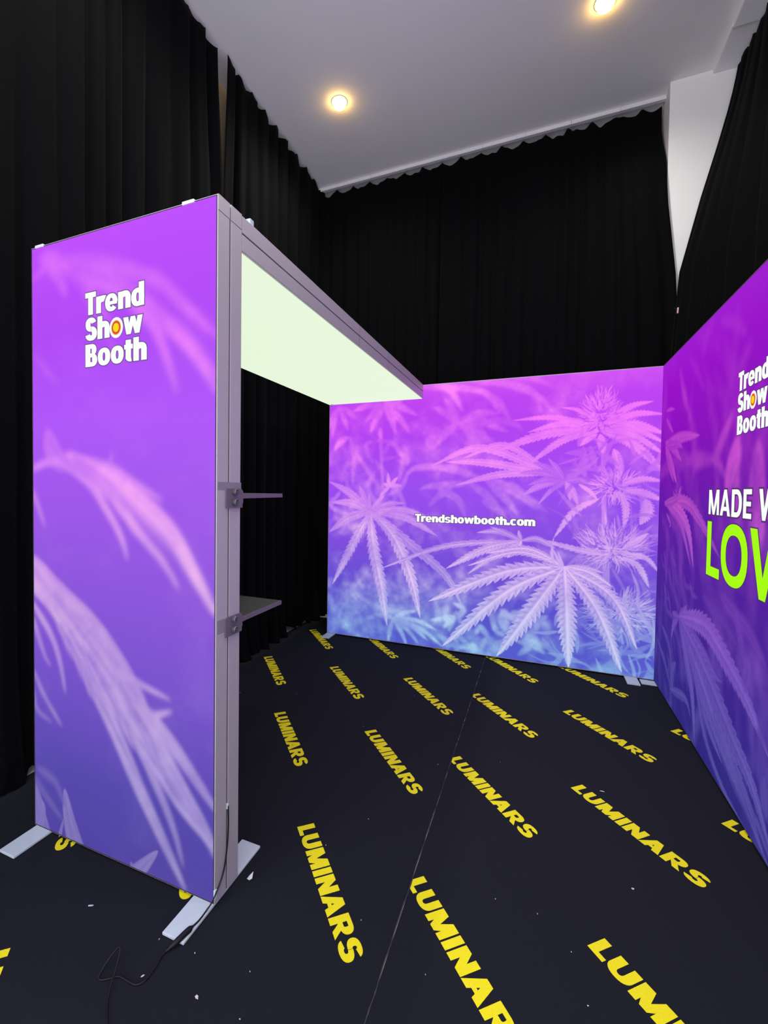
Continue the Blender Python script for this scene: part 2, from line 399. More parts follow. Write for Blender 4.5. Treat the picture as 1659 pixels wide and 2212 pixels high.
    def haze(s, n, rect_, ln, w, val, soft, dirr=None):
        for k in range(n):
            p = (s.rng.uniform(rect_[0], rect_[2]), s.rng.uniform(rect_[1], rect_[3]))
            a = s.rng.uniform(0, 2*PI) if dirr is None else dirr+s.rng.uniform(-.6, .6)
            l = ln*s.rng.uniform(.5, 1.3); b = s.rng.uniform(-.4, .4)
            e = (p[0]+math.cos(a)*l, p[1]+math.sin(a)*l); md = ((p[0]+e[0])/2-math.sin(a)*l*b*.4, (p[1]+e[1])/2+math.cos(a)*l*b*.4)
            s.leaf([p, md, e], w*s.rng.uniform(.5, 1.4), val*s.rng.uniform(.4, 1.2), soft, alpha=.7)
    def colours(s, bgs, fgs, pink=(224, 186, 242)):
        v = s.Y/s.h
        def ramp(st):
            ks = [a for a, _ in st]; return np.stack([np.interp(v, ks, [lin(c)[i] for _, c in st]) for i in range(3)], -1)
        V = np.clip(s.V, 0, 1.25)[..., None]
        fg = ramp(fgs); Wm = s.W[..., None]; fg = fg*(1-Wm)+np.array(lin(pink))*Wm
        return np.clip(ramp(bgs)*(1-V)+fg*V, 0, 1.1)
    def build(s, name, frame, cols, parent):
        o3 = ORG[parent]; ny, nx = s.ny, s.nx
        pts = frame(s.X.ravel(), s.Y.ravel())-np.array(o3)
        me = bpy.data.meshes.new(name)
        idx = np.arange(nx*ny).reshape(ny, nx)
        q = np.stack([idx[:-1, :-1], idx[:-1, 1:], idx[1:, 1:], idx[1:, :-1]], -1).reshape(-1, 4)
        me.vertices.add(nx*ny); me.vertices.foreach_set('co', pts.astype(np.float32).ravel())
        me.loops.add(q.size); me.loops.foreach_set('vertex_index', q.astype(np.int32).ravel())
        me.polygons.add(len(q)); me.polygons.foreach_set('loop_start', np.arange(0, q.size, 4, dtype=np.int32))
        me.update(calc_edges=True); me.validate()
        a = me.color_attributes.new('print', 'FLOAT_COLOR', 'POINT')
        a.data.foreach_set('color', np.concatenate([cols.reshape(-1, 3), np.ones((nx*ny, 1))], 1).astype(np.float32).ravel())
        me.materials.append(M_print)
        o = bpy.data.objects.new(name, me); C.objects.link(o); o.parent = parent; ORG[o] = o3; return o

INS = .006     # visible lip of the aluminium frame round each fabric

# ---- tower artwork
tw, th = X1-X0-2*INS, HT-ZF-2*INS
def T(px, py):
    q = ray_to(px, py, 1, YT); return (q.x-X0-INS, q.z-ZF-INS)
A1 = Art(tw, th, 190, 480, 3)
def tl(pts, w, val=.7, soft=.014, kind='leaf', al=1.0, **k): A1.leaf([T(*p) for p in pts], w, val, soft, kind=kind, alpha=al, **k)
# upper, out of focus leaf
for pts, w_, v_ in [([(90, 558), (115, 560), (150, 575)], .05, .55), ([(105, 564), (189, 553), (264, 566), (345, 590)], .019, .50), ([(100, 566), (127, 603), (145, 640)], .040, .58), ([(72, 600), (92, 585), (112, 572)], .022, .5),
                    ([(115, 562), (190, 592), (264, 622), (338, 680), (408, 740), (474, 822)], .062, .62), ([(120, 566), (175, 605), (215, 660), (240, 700)], .036, .50), ([(150, 566), (279, 588), (350, 612), (390, 652), (478, 735)], .040, .60),
                    ([(260, 630), (330, 706), (360, 775), (384, 850)], .028, .72), ([(300, 650), (380, 720), (430, 780), (478, 862)], .030, .74), ([(154, 584), (190, 650), (239, 738), (276, 797)], .016, .30), ([(75, 770), (100, 800), (125, 830)], .014, .28)]:
    tl(pts, w_*.78, v_, .010, 'broad', .85)
for pts, v_ in [([(150, 572), (230, 600), (300, 650), (370, 715)], .20), ([(250, 590), (330, 630), (400, 690), (470, 770)], .18), ([(140, 590), (180, 630), (210, 680)], .15), ([(300, 660), (345, 720), (372, 790)], .85), ([(360, 700), (420, 770), (470, 845)], .9), ([(130, 558), (220, 560), (300, 580)], .2)]:
    tl(pts, .013, v_, .010, 'strand', .65)
A1.blur(.0045); A1.grain(.16)
# middle leaf
tl([(104, 940), (120, 985), (160, 1010)], .055, .45, .012, 'broad')
tl([(72, 1012), (110, 998), (160, 1005), (200, 1030)], .018, .75, .008, 'broad')
for pts, w_, v_ in [([(150, 985), (235, 1010), (300, 1050), (352, 1083)], .028, .58), ([(120, 990), (190, 1040), (230, 1100), (262, 1160), (276, 1210)], .030, .72),
                    ([(130, 990), (230, 1060), (300, 1150), (350, 1210), (387, 1272)], .034, .66), ([(150, 985), (270, 1060), (360, 1140), (420, 1240), (470, 1335)], .062, .78),
                    ([(160, 990), (230, 1040), (300, 1110), (380, 1200)], .020, .45), ([(240, 1015), (240, 995), (242, 975)], .012, .4), ([(72, 1062), (85, 1100), (97, 1135)], .014, .5)]:
    tl(pts, w_*.74, v_*1.12, .008, 'broad')
for pts, v_ in [([(150, 1000), (250, 1075), (330, 1160), (400, 1240)], .38), ([(140, 995), (220, 1050), (262, 1120)], .5), ([(250, 1040), (330, 1115), (395, 1195), (440, 1275)], .95), ([(110, 955), (130, 985), (160, 1000)], .3)]:
    tl(pts, .010, v_, .006, 'strand', .7)
A1.blur(.003)
# lower sheaf
for pts, w_, v_ in [([(60, 1210), (120, 1290), (190, 1360), (260, 1450), (320, 1540)], .12, .60), ([(70, 1270), (130, 1330), (210, 1420), (290, 1470), (368, 1512)], .034, .66),
                    ([(240, 1470), (280, 1530), (330, 1545), (372, 1536)], .030, .62), ([(180, 1380), (205, 1350), (172, 1330)], .016, .45),
                    ([(70, 1300), (110, 1370), (130, 1430), (142, 1498)], .024, .52), ([(70, 1330), (95, 1410), (110, 1440)], .020, .38), ([(70, 1440), (95, 1500), (135, 1570)], .018, .4), ([(72, 1480), (80, 1530), (112, 1560)], .016, .3),
                    ([(160, 1400), (240, 1560), (300, 1700), (350, 1810), (402, 1925)], .052, .66), ([(200, 1420), (290, 1590), (340, 1700), (375, 1790), (396, 1872)], .034, .60),
                    ([(220, 1450), (320, 1580), (400, 1720), (440, 1790), (480, 1880)], .062, .68), ([(240, 1460), (350, 1580), (420, 1680), (480, 1770)], .046, .60),
                    ([(210, 1440), (300, 1590), (380, 1730), (475, 1850)], .030, .85), ([(100, 1300), (170, 1400), (240, 1520), (290, 1620)], .020, .82), ([(120, 1290), (200, 1400), (260, 1490), (310, 1560)], .014, .40), ([(165, 1430), (230, 1540), (270, 1620), (330, 1740)], .012, .35), ([(250, 1530), (330, 1640), (390, 1740)], .012, .38)]:
    tl(pts, w_*.76, v_*1.2, .006, 'broad', .92)
for k in range(60):
    a = A1.rng.uniform(0, 1); x = 90+a*230+A1.rng.uniform(-14, 14); y = 1290+a*290+A1.rng.uniform(-20, 20)
    tl([(x, y), (x+30, y+55), (x+52, y+118)], .007, A1.rng.uniform(.15, .95), .007, 'strand', .6)
A1.blur(.0025); A1.grain(.14)
# spikes at the foot
tl([(168, 1845), (150, 1770), (140, 1703)], .055, .48, .004, 'strand'); tl([(128, 1812), (134, 1785), (138, 1768)], .012, .42, .003, 'strand')
tl([(98, 1815), (85, 1745), (78, 1690)], .052, .42, .006, 'strand'); tl([(80, 1800), (94, 1750), (90, 1725)], .03, .45, .004, 'strand')
tl([(290, 1890), (315, 1865), (341, 1838)], .034, .48, .003, 'strand'); tl([(282, 1885), (285, 1870), (283, 1861)], .012, .45, .003, 'strand')
tl([(75, 1680), (100, 1720), (135, 1770)], .022, .2, .02, 'broad'); tl([(85, 1660), (120, 1690), (140, 1740)], .022, .2, .02, 'broad')
COL1 = A1.colours([(0, (78, 64, 160)), (.12, (84, 70, 172)), (.3, (118, 80, 204)), (.5, (148, 84, 226)), (.7, (174, 84, 248)), (.85, (174, 68, 246)), (1, (190, 74, 252))],
                  [(0, (160, 150, 205)), (.15, (185, 165, 225)), (.4, (220, 178, 232)), (.6, (244, 162, 248)), (.8, (240, 130, 252)), (1, (225, 115, 250))])

# ---- back wall artwork
bw, bh = XB-X0-2*INS, HT-ZF-2*INS
def B(px, py):
    q = ray_to(px, py, 1, YB); return (q.x-X0-INS, q.z-ZF-INS)
A2 = Art(bw, bh, 640, 550, 7)
def bl(pts, w, val=.7, soft=.006, al=1.0, **k): A2.leaf([B(*p) for p in pts], w/252.0, val, soft, alpha=al, **k)
def fan(c, tips, w, val, soft=.006, bend=.10, al=1.0, **k):
    for i, tp in enumerate(tips):
        if len(tp) == 2: tx, ty = tp; ww = w
        else: tx, ty, ww = tp
        dx, dy = tx-c[0], ty-c[1]; sg = 1 if dx > 0 else -1
        md = (c[0]+dx*.5+abs(dy)*bend*sg*.3, c[1]+dy*.5-abs(dx)*bend)
        bl([c, md, (tx, ty)], ww, val*(1+.08*((i*7) % 3-1)), soft, al, **k)
# far haze
A2.haze(60, (0, 1.2, bw, bh), .5, .045, .26, .05)
A2.haze(60, (0, 0, bw, 1.3), .4, .05, .30, .05)
A2.haze(90, (0, 0, bw, .75), .22, .03, .55, .016)
A2.haze(50, (0, .5, 1.1, 1.4), .25, .03, .42, .02)
for k in range(40):
    bl([(A2.rng.uniform(710, 900), A2.rng.uniform(1250, 1370)), (A2.rng.uniform(710, 900), A2.rng.uniform(1250, 1370))], 5, A2.rng.uniform(.3, .7), .012, .5, kind='broad')
A2.blur(.012); A2.grain(.36)
# out of focus leaves
fan((831, 876), [(902, 898), (855, 938), (887, 938), (790, 911), (760, 890), (870, 866), (800, 936), (838, 840)], 9, .72, .012, al=.85)
fan((730, 880), [(712, 925), (770, 905), (752, 930), (718, 945)], 8, .55, .014, al=.8)
fan((990, 914), [(1080, 893), (943, 962), (1100, 934), (1065, 958), (960, 858), (935, 880), (1040, 975)], 10, .52, .016, al=.8)
for pts, v_ in [([(912, 836), (970, 842), (1000, 890)], .7), ([(940, 835), (1040, 845), (1082, 892)], .7), ([(1010, 822), (1090, 830), (1160, 855), (1195, 890)], .62), ([(1070, 812), (1140, 815), (1187, 832)], .55), ([(1050, 850), (1080, 870), (1100, 905)], .5), ([(1090, 825), (1150, 845), (1168, 888)], .55), ([(1060, 905), (1110, 915), (1130, 930)], .4)]:
    bl(pts, 9, v_, .016, .8, kind='broad')
for k in range(16):
    x, y = A2.rng.uniform(715, 880), A2.rng.uniform(930, 1080)
    bl([(x, y), (x+A2.rng.uniform(-20, 40), y+A2.rng.uniform(10, 40)), (x+A2.rng.uniform(-20, 60), y+A2.rng.uniform(30, 80))], 7, A2.rng.uniform(.35, .75), .012, .7)
bl([(822, 930), (824, 990), (828, 1060)], 5, .8, .01, kind='strand'); bl([(815, 950), (850, 960), (880, 1005)], 6, .55, .014); bl([(770, 960), (764, 1010), (762, 1050)], 7, .5, .014); bl([(752, 945), (735, 955), (722, 975)], 9, .75, .01)
for pts, w_, v_ in [([(1060, 1040), (960, 1010), (890, 1015), (868, 1060)], 9, .62), ([(1010, 1045), (930, 1050), (905, 1058)], 9, .55), ([(940, 1050), (990, 1080), (1005, 1120)], 10, .50), ([(1010, 1040), (1050, 1070), (1095, 1122)], 10, .62), ([(1040, 1030), (1110, 1060), (1160, 1100)], 12, .62), ([(1050, 1040), (1090, 1075), (1120, 1115)], 9, .55), ([(1100, 1040), (1140, 1075), (1185, 1108)], 8, .55), ([(985, 1040), (950, 1070), (925, 1095)], 9, .45), ([(1040, 1080), (1070, 1100), (1085, 1118)], 8, .45), ([(880, 1030), (868, 1050), (840, 1070)], 7, .7)]:
    bl(pts, w_, v_, .012, .9)
A2.blur(.005); A2.grain(.25)
# low pale leaves
fan((849, 1337), [(905, 1392), (945, 1362), (880, 1398), (838, 1388), (925, 1384), (830, 1330), (872, 1330), (900, 1320), (960, 1400)], 6, .85, .008, al=.9)
for k in range(26):
    x = A2.rng.uniform(940, 1160); y = A2.rng.uniform(1330, 1415)
    bl([(x, y), (x+A2.rng.uniform(-25, 25), y-18), (x+A2.rng.uniform(-40, 40), y+A2.rng.uniform(-40, 20))], 8, A2.rng.uniform(.4, .95), .012, .8, kind='broad')
A2.blur(.004); A2.grain(.22)
# left leaf, nearly sharp
fan((800, 1105), [(711, 1149, 14), (711, 1040, 12), (716, 1085, 12), (776, 1048, 10), (798, 1068, 7), (830, 1070, 8), (875, 1087, 8), (945, 1158, 12), (940, 1125, 9)], 10, .66, .008, serr=.25, teeth=14, vein=.10)
bl([(800, 1105), (765, 1170), (718, 1262)], 15, .74, .005, serr=.36, teeth=16, vein=.26, warm=.5)
bl([(812, 1108), (880, 1170), (960, 1240), (1000, 1312)], 14, .62, .006, serr=.3, teeth=16, vein=.12)
bl([(803, 1108), (850, 1160), (885, 1240), (908, 1336)], 19, .78, .005, serr=.36, teeth=18, vein=.28, warm=.5)
bl([(800, 1108), (806, 1180), (822, 1260), (836, 1352)], 20, .80, .005, serr=.34, teeth=18, vein=.28, warm=.4)
fan((800, 1102), [(770, 1120), (790, 1135), (818, 1130), (826, 1112)], 8, .72, .006)
fan((842, 1052), [(820, 1075), (860, 1030), (838, 1020), (828, 1045), (868, 1050)], 5, .85, .008)
A2.grain(.10)
# tall flowering stem at right
bl([(1312, 1330), (1308, 1200), (1304, 1080), (1300, 950)], 7, .55, .008, kind='strand'); bl([(1314, 1200), (1311, 1150), (1307, 1105)], 4, .9, .005, kind='strand')
fan((1222, 1040), [(1129, 1070, 11), (1248, 1090, 9), (1232, 1082, 7), (1162, 1090, 6)], 9, .70, .005, serr=.35, teeth=14, vein=.12)
for tp, md, w_ in [((932, 1006), (1040, 968), 11), ((962, 998), (1050, 1000), 11), ((985, 1048), (1080, 1025), 10), ((1000, 990), (1090, 962), 9)]:
    bl([(1190, 1022), md, tp], w_, .88, .006, serr=.28, teeth=22, vein=.10)
fan((1222, 1040), [(1150, 998, 9), (1185, 990, 8), (1262, 1012, 9), (1275, 1045, 8), (1190, 1062, 9), (1120, 1022, 9), (1140, 1048, 8)], 9, .42, .005, serr=.35, teeth=14, vein=.15)
for tp, w_ in [((1109, 908), 8), ((1139, 934), 9), ((1179, 921), 8), ((1212, 880), 6), ((1066, 977), 13), ((1141, 1003), 10), ((1438, 894), 9), ((1440, 938), 12), ((1436, 1020), 12), ((1413, 866), 9), ((1440, 958), 9), ((1440, 985), 9), ((1398, 938), 7)]:
    sx_ = (1296+tp[0])/2; sy_ = (925+tp[1])/2-14
    bl([(1296, 930), (sx_, sy_), tp], w_, .86, .005, serr=.34, teeth=20, vein=.10)
A2.bud(B(1298, 890), 36/252, 46/252, 420, 1.0, .085, .0055, .0035, .7)
for tp, w_, b_ in [((1304, 983), 12, (1296, 938)), ((1341, 1022), 11, (1326, 970)), ((1252, 964), 9, (1290, 938))]:
    bl([b_, ((b_[0]+tp[0])/2, (b_[1]+tp[1])/2-4), tp], w_, .92, .004, serr=.45, teeth=12, vein=.12)
A2.haze(40, (*B(1230, 1060), *B(1420, 960)), .22, .02, .45, .006)
A2.bud(B(1330, 1050), 46/252, 30/252, 240, .92, .10, .005, .0035, .3)
for b_, md, tp, w_ in [((1294, 1077), (1240, 1105), (1196, 1162), 9), ((1250, 1046), (1275, 1062), (1292, 1082), 6), ((1338, 1060), (1352, 1100), (1347, 1144), 9), ((1395, 1078), (1398, 1105), (1382, 1134), 15), ((1350, 1060), (1390, 1065), (1435, 1082), 10), ((1345, 1045), (1390, 1035), (1436, 1040), 8), ((1196, 1162), (1192, 1185), (1196, 1215), 3)]:
    bl([b_, md, tp], w_, .88, .004, serr=.4, teeth=12, vein=.12)
A2.haze(40, (*B(1220, 1200), *B(1430, 1110)), .25, .014, .45, .005)
A2.bud(B(1322, 1185), 60/252, 36/252, 320, .95, .13, .0048, .0035, .4)
for b_, md, tp, w_ in [((1345, 1203), (1380, 1225), (1402, 1270), 8), ((1350, 1195), (1395, 1205), (1425, 1238), 6), ((1310, 1200), (1250, 1188), (1165, 1165), 8), ((1345, 1185), (1380, 1165), (1400, 1152), 9)]:
    bl([b_, md, tp], w_, .85, .004, serr=.4, teeth=12, vein=.12)
A2.haze(50, (*B(1180, 1440), *B(1425, 1300)), .28, .018, .62, .006)
A2.bud(B(1335, 1325), 60/252, 44/252, 360, 1.05, .14, .0052, .0035, .1)
A2.haze(30, (*B(1330, 1420), *B(1425, 1290)), .3, .016, .75, .005)
A2.grain(.15)
# middle small leaf
for tp, md, w_, v_ in [((822, 1228), (960, 1180), 9, .62), ((963, 1228), (1040, 1190), 12, .86), ((1000, 1205), (1060, 1180), 8, .75), ((1010, 1240), (1060, 1205), 9, .72), ((1030, 1150), (1080, 1148), 9, .55), ((1200, 1185), (1160, 1165), 9, .55), ((1095, 1205), (1112, 1190), 10, .85), ((1120, 1145), (1122, 1155), 6, .6), ((1060, 1138), (1090, 1150), 7, .5)]:
    bl([(1127, 1168), md, tp], w_, v_, .004, serr=.38, teeth=16, vein=.30, warm=.45)
# big sharp leaf in front
for tp, md, w_, v_ in [((1304, 1238), (1262, 1226), 7, .62), ((1010, 1222), (1120, 1192), 10, .74), ((1050, 1195), (1140, 1185), 8, .80), ((925, 1299), (1090, 1235), 20, .86),
                       ((1323, 1268), (1270, 1236), 10, .84), ((955, 1396), (1095, 1278), 22, .86), ((1376, 1403), (1322, 1290), 15, .82), ((1343, 1453), (1290, 1320), 19, .88), ((1072, 1418), (1140, 1330), 25, .88), ((1228, 1443), (1224, 1335), 24, .90)]:
    bl([(1219, 1224), md, tp], w_, min(1.0, v_*1.08), .003, serr=.42, teeth=17, vein=.42, warm=.36)
for a, b in [((1196, 1215), (1188, 1190)), ((1212, 1222), (1190, 1178)), ((1215, 1220), (1205, 1192))]: bl([a, b], 3, .9, .003, kind='strand')
COL2 = A2.colours([(0, (84, 92, 204)), (.18, (90, 80, 206)), (.4, (128, 76, 222)), (.6, (154, 76, 240)), (.8, (176, 66, 242)), (.93, (190, 66, 242)), (1, (208, 80, 244))],
                  [(0, (150, 196, 232)), (.12, (168, 190, 236)), (.25, (196, 180, 238)), (.45, (218, 165, 242)), (.65, (232, 140, 246)), (.85, (246, 122, 252)), (1, (246, 124, 252))])

# ---- right wall artwork (u runs from the corner towards the front)
YR1, YR0 = 4.279, 1.30
rw, rh = YR1-YR0-2*INS, HT-ZF-2*INS
def Rt(px, py):
    q = ray_to(px, py, 0, XR); return (YR1-INS-q.y, q.z-ZF-INS)
A3 = Art(rw, rh, 560, 470, 11)
def rl(pts, w, val=.7, soft=.008, al=1.0, **k): A3.leaf([Rt(*p) for p in pts], w, val, soft, alpha=al, **k)
A3.haze(50, (0, 1.3, rw, rh), .6, .05, .30, .05, -1.2)
A3.haze(70, (0, 0, rw, 1.5), .5, .04, .30, .035, -1.2)
A3.haze(40, (.9, .2, rw, 1.4), .45, .06, .45, .04)
for pts, w_, v_, so_ in [([(1470, 800), (1478, 850), (1492, 905)], .035, .42, .03), ([(1490, 770), (1510, 810), (1520, 840)], .03, .3, .03), ([(1560, 690), (1590, 700), (1612, 720)], .03, .4, .03), ([(1520, 760), (1530, 720), (1545, 690)], .04, .25, .04), ([(1600, 790), (1615, 760), (1625, 735)], .04, .28, .04), ([(1600, 1150), (1590, 1090), (1592, 1020), (1602, 960)], .05, .62, .018),
                         ([(1572, 1060), (1580, 1010), (1598, 940)], .075, .78, .014), ([(1634, 1180), (1636, 1060), (1640, 950)], .10, .80, .016), ([(1625, 1110), (1630, 1010), (1634, 960)], .05, .5, .03), ([(1545, 995), (1560, 950), (1585, 890)], .045, .55, .022), ([(1540, 990), (1500, 1000), (1470, 985)], .04, .40, .025), ([(1540, 990), (1555, 1005), (1568, 1030)], .03, .45, .02), ([(1470, 1010), (1500, 985), (1540, 992)], .035, .35, .03),
                         ([(1415, 1040), (1440, 1010), (1480, 985)], .06, .3, .04)]:
    rl(pts, w_, v_, so_, kind='broad')
A3.blur(.012); A3.grain(.35)
for pts, w_, v_ in [([(1438, 960), (1470, 945), (1512, 940)], .05, .72), ([(1438, 955), (1455, 968), (1472, 995)], .05, .6), ([(1438, 965), (1450, 1000), (1462, 1045)], .05, .66), ([(1438, 975), (1446, 1010), (1456, 1042)], .03, .5), ([(1440, 905), (1447, 920), (1455, 935)], .025, .6), ([(1440, 888), (1450, 884), (1458, 884)], .02, .6), ([(1440, 965), (1465, 960), (1475, 968)], .04, .5)]:
    rl(pts, w_, v_, .006, serr=.3, teeth=16, vein=.12)
A3.bud(Rt(1464, 1072), .05, .04, 40, .75, .10, .006)
for pts, w_, v_ in [([(1436, 1085), (1480, 1085), (1510, 1120), (1555, 1205)], .055, .62), ([(1440, 1088), (1470, 1110), (1488, 1150), (1498, 1225)], .065, .82), ([(1440, 1090), (1470, 1130), (1492, 1222)], .04, .6), ([(1440, 1110), (1448, 1130), (1446, 1140)], .02, .5), ([(1436, 1090), (1460, 1080), (1470, 1068)], .04, .5)]:
    rl(pts, w_, v_, .006, serr=.3, teeth=20, vein=.14)
for k in range(26):
    x, y = A3.rng.uniform(1425, 1500), A3.rng.uniform(1180, 1420)
    rl([(x, y), (x+4, y+25), (x+A3.rng.uniform(0, 22), y+A3.rng.uniform(30, 80))], .02, A3.rng.uniform(.25, .5), .012, .6)
cL = (1467, 1331)
for pts, w_, v_ in [([cL, (1455, 1350), (1450, 1378)], .04, .62), ([cL, (1478, 1322), (1484, 1308)], .045, .60), ([cL, (1460, 1328), (1452, 1322)], .03, .55), ([cL, (1482, 1420), (1495, 1500), (1500, 1600)], .055, .60), ([cL, (1515, 1400), (1545, 1460), (1560, 1475)], .04, .45),
                    ([cL, (1505, 1440), (1545, 1560), (1600, 1700), (1650, 1850)], .10, .62), ([cL, (1520, 1440), (1580, 1590), (1625, 1700), (1670, 1860)], .085, .58), ([cL, (1500, 1460), (1520, 1580), (1560, 1700), (1640, 1850)], .03, .5), ([cL, (1520, 1350), (1570, 1430), (1620, 1530), (1662, 1640)], .085, .80),
                    ([(1506, 1480), (1530, 1570), (1560, 1650)], .03, .55), ([(1430, 1350), (1446, 1400), (1450, 1470)], .035, .35), ([(1420, 1380), (1436, 1430), (1450, 1490)], .03, .35), ([(1453, 1490), (1452, 1455), (1460, 1430)], .06, .42), ([(1448, 1488), (1480, 1510), (1492, 1550)], .04, .45)]:
    rl(pts, w_, v_, .006, serr=.26, teeth=24, vein=.16, kind='leaf')
for k in range(40):
    t = A3.rng.random(); x = 1520+t*130+A3.rng.uniform(-12, 12); y = 1520+t*300
    rl([(x, y), (x+18, y+50), (x+40, y+110)], .010, A3.rng.uniform(.3, .7), .006, .55, kind='strand')
for pts, w_, v_ in [([(1655, 1760), (1650, 1700), (1652, 1680)], .05, .5), ([(1560, 1290), (1590, 1330), (1620, 1370), (1655, 1440)], .05, .38), ([(1590, 1330), (1600, 1380), (1610, 1450)], .04, .42), ([(1610, 1480), (1615, 1440), (1607, 1425)], .06, .5), ([(1520, 1290), (1560, 1340), (1590, 1390)], .03, .3), ([(1640, 1680), (1645, 1600), (1640, 1540)], .05, .3)]:
    rl(pts, w_, v_, .022, .8, kind='broad')
# leaves further towards the front, out of the photograph
for k in range(9):
    u, v = A3.rng.uniform(2.0, rw), A3.rng.uniform(.3, 2.2)
    for a in range(6): A3.leaf([(u, v), (u+.2*math.cos(-2.8+a*.5), v+.22*math.sin(-2.8+a*.5)+.03), (u+.42*math.cos(-2.8+a*.5), v+.45*math.sin(-2.8+a*.5))], .05, .6, .006, serr=.3, teeth=18, vein=.14)
COL3 = A3.colours([(0, (44, 36, 124)), (.15, (52, 34, 136)), (.35, (72, 28, 150)), (.55, (92, 18, 164)), (.75, (134, 4, 186)), (.9, (150, 4, 200)), (1, (158, 20, 208))],  # deeper purples stand in for the backlight dimming at a grazing view
                  [(0, (96, 96, 176)), (.2, (118, 92, 190)), (.4, (150, 82, 200)), (.6, (206, 86, 206)), (.8, (196, 70, 208)), (1, (186, 60, 215))])

# ------------------------------------------------------------------ lightboxes
def half_frame(name, parent, a0, a1, z0, z1, d0, d1, axis, notch=.012, bar=.045):
    """open rectangular frame of a hollow profile; a = along the wall, d = depth"""
    mb = MB()
    def bx(p0, p1, q0, q1):
        if axis == 'x': mb.box(p0, p1, min(d0, d1), max(d0, d1), q0, q1, .0018)
        else: mb.box(min(d0, d1), max(d0, d1), p0, p1, q0, q1, .0018)
    bx(a0, a0+bar, z0, z1); bx(a1-bar, a1, z0, z1)
    bx(a0+bar, a1-bar, z0, z0+bar); bx(a0+bar, a1-bar, z1-bar, z1)
    return mb.build(name, M_alu, parent)

LOGO_K = dict(s=.335, t=.225, x=.745, gap=.035)
def logo(parent, frame, size, outl):
    """three lines of white print with the ringed o; frame(a, b, lift) in metres from the lower left"""
    lw, pitch = .315, .108
    cap = .088
    for ln, (txt, b, wd) in enumerate([('Trend', .203, .312), ('Show', .103, .305), ('Booth', .0, .325)]):
        for d, m, nm, lift in ((.045, outl, 'lettering_outline', .0006), (0.0, M_letter, 'lettering', .0012)):
            mb = MB(); wl_ = text_shapes(txt, **LOGO_K)[1]; polys, _ = text_shapes(txt, d=d, **LOGO_K); k = wd/wl_
            for pg in polys: mb.add([frame(a*k*size, (b+q*cap)*size, lift+pg.lift) for a, q in pg], [tuple(range(len(pg)))])
            mb.build(nm, m, parent)
    polys, wl_ = text_shapes('Sh', **LOGO_K); tot = text_shapes('Show', **LOGO_K)[1]; k = .305/tot
    cx, cy = (wl_+LOGO_K['gap']+LOGO_K['s']+.075)*k, .103+.3725*cap
    for r, m, lf in ((.0365, M_letter, .0016), (.0265, M_orange, .0020), (.0235, M_red, .0024), (.0158, M_yel, .0028)):
        mb = MB(); n = 36
        mb.add([frame((cx+r*.97*math.cos(2*PI*i/n))*size, (cy+r*1.08*math.sin(2*PI*i/n))*size, lf) for i in range(n)], [tuple(range(n))])
        mb.build('ring_mark', m, parent)

def channel(parent, axis, a0, a1, z0, z1, d):
    """dark channel between the frame lip and the fabric"""
    mb = MB(); e = .0035; f = .0030
    for p0, p1, q0, q1 in ((a0+e, a0+e+f, z0+e, z1-e), (a1-e-f, a1-e, z0+e, z1-e), (a0+e+f, a1-e-f, z0+e, z0+e+f), (a0+e+f, a1-e-f, z1-e-f, z1-e)):
        if axis == 'x': mb.box(p0, p1, d-.0014, d-.0002, q0, q1)
        else: mb.box(d-.0014, d-.0002, p0, p1, q0, q1)
    mb.build('fabric_channel', M_groove, parent)
def feet(parent, specs):
    for (x0, x1, y0, y1) in specs: MB().box(x0, x1, y0, y1, .0022, ZF, .002).build('foot_plate', M_plate, parent)

# tower
tower = thing('lightbox_tower', 'narrow upright purple lightbox with a three-line white logo, carrying two shelves on its back', 'lightbox', ((X0+X1)/2, YT+DT/2, 0))
YM = YT+DT/2
half_frame('frame_profile', tower, X0, X1, ZF, HT, YT, YM-.004, 'x')
half_frame('frame_profile', tower, X0, X1, ZF, HT+.004, YM+.004, YT+DT, 'x')
MB().box(X0+.004, X1-.004, YM-.004, YM+.004, ZF+.004, HT-.006).build('groove_strip', M_groove, tower)
g = A1.build('printed_fabric', lambda u, v: np.stack([X0+INS+u, np.full_like(u, YT-.0008), ZF+INS+v], -1), COL1, tower)
g['label'] = 'backlit purple print of blurred pink leaves'
MB().box(X0+INS, X1-INS, YT+DT, YT+DT+.0012, ZF+INS, HT-INS).build('rear_fabric', M_outl, tower)
logo(tower, lambda a, b, l: (X0+.329+a, YT-.0008-l, 1.970+b), 1.0, M_outl)
channel(tower, 'x', X0, X1, ZF, HT, YT)
feet(tower, [(-1.127, -1.036, 1.138, 1.584), (-1.995, -1.904, 1.138, 1.584)])
for xa, xb in ((-1.975, -1.925), (-1.185, -1.132)):
    MB().box(xa, xb, YT-.006, YT+.03, HT-.009, HT+.003, .002).build('clip', M_aluL, tower)
for ya, yb_ in ((YT+.002, YM-.004), (YM+.004, YT+DT-.002)):
    MB().box(X1, X1+.0008, ya, yb_, HT-.052, HT+.001).build('corner_plate', M_alu, tower)
    MB().box(X1-.002, X1+.0004, ya, yb_, HT-.0535, HT-.0525).build('joint_line', M_groove, tower)
for (y0, y1, z0, z1) in ((1.293, 1.428, 1.489, 1.517), (1.293, 1.334, .979, 1.028)):
    MB().box(X1, X1+.0007, y0, y1, z0, z1).build('tape_patch', M_tape, tower)
MB().box(X1-.004, X1+.004, YT-.003, YT+.008, .034, .066, .002).build('fabric_tab', M_plate, tower)
MB().box(X1-.003, X1+.005, YM-.004, YM+.004, .318, .338, .002).build('cable_grommet', M_plate, tower)

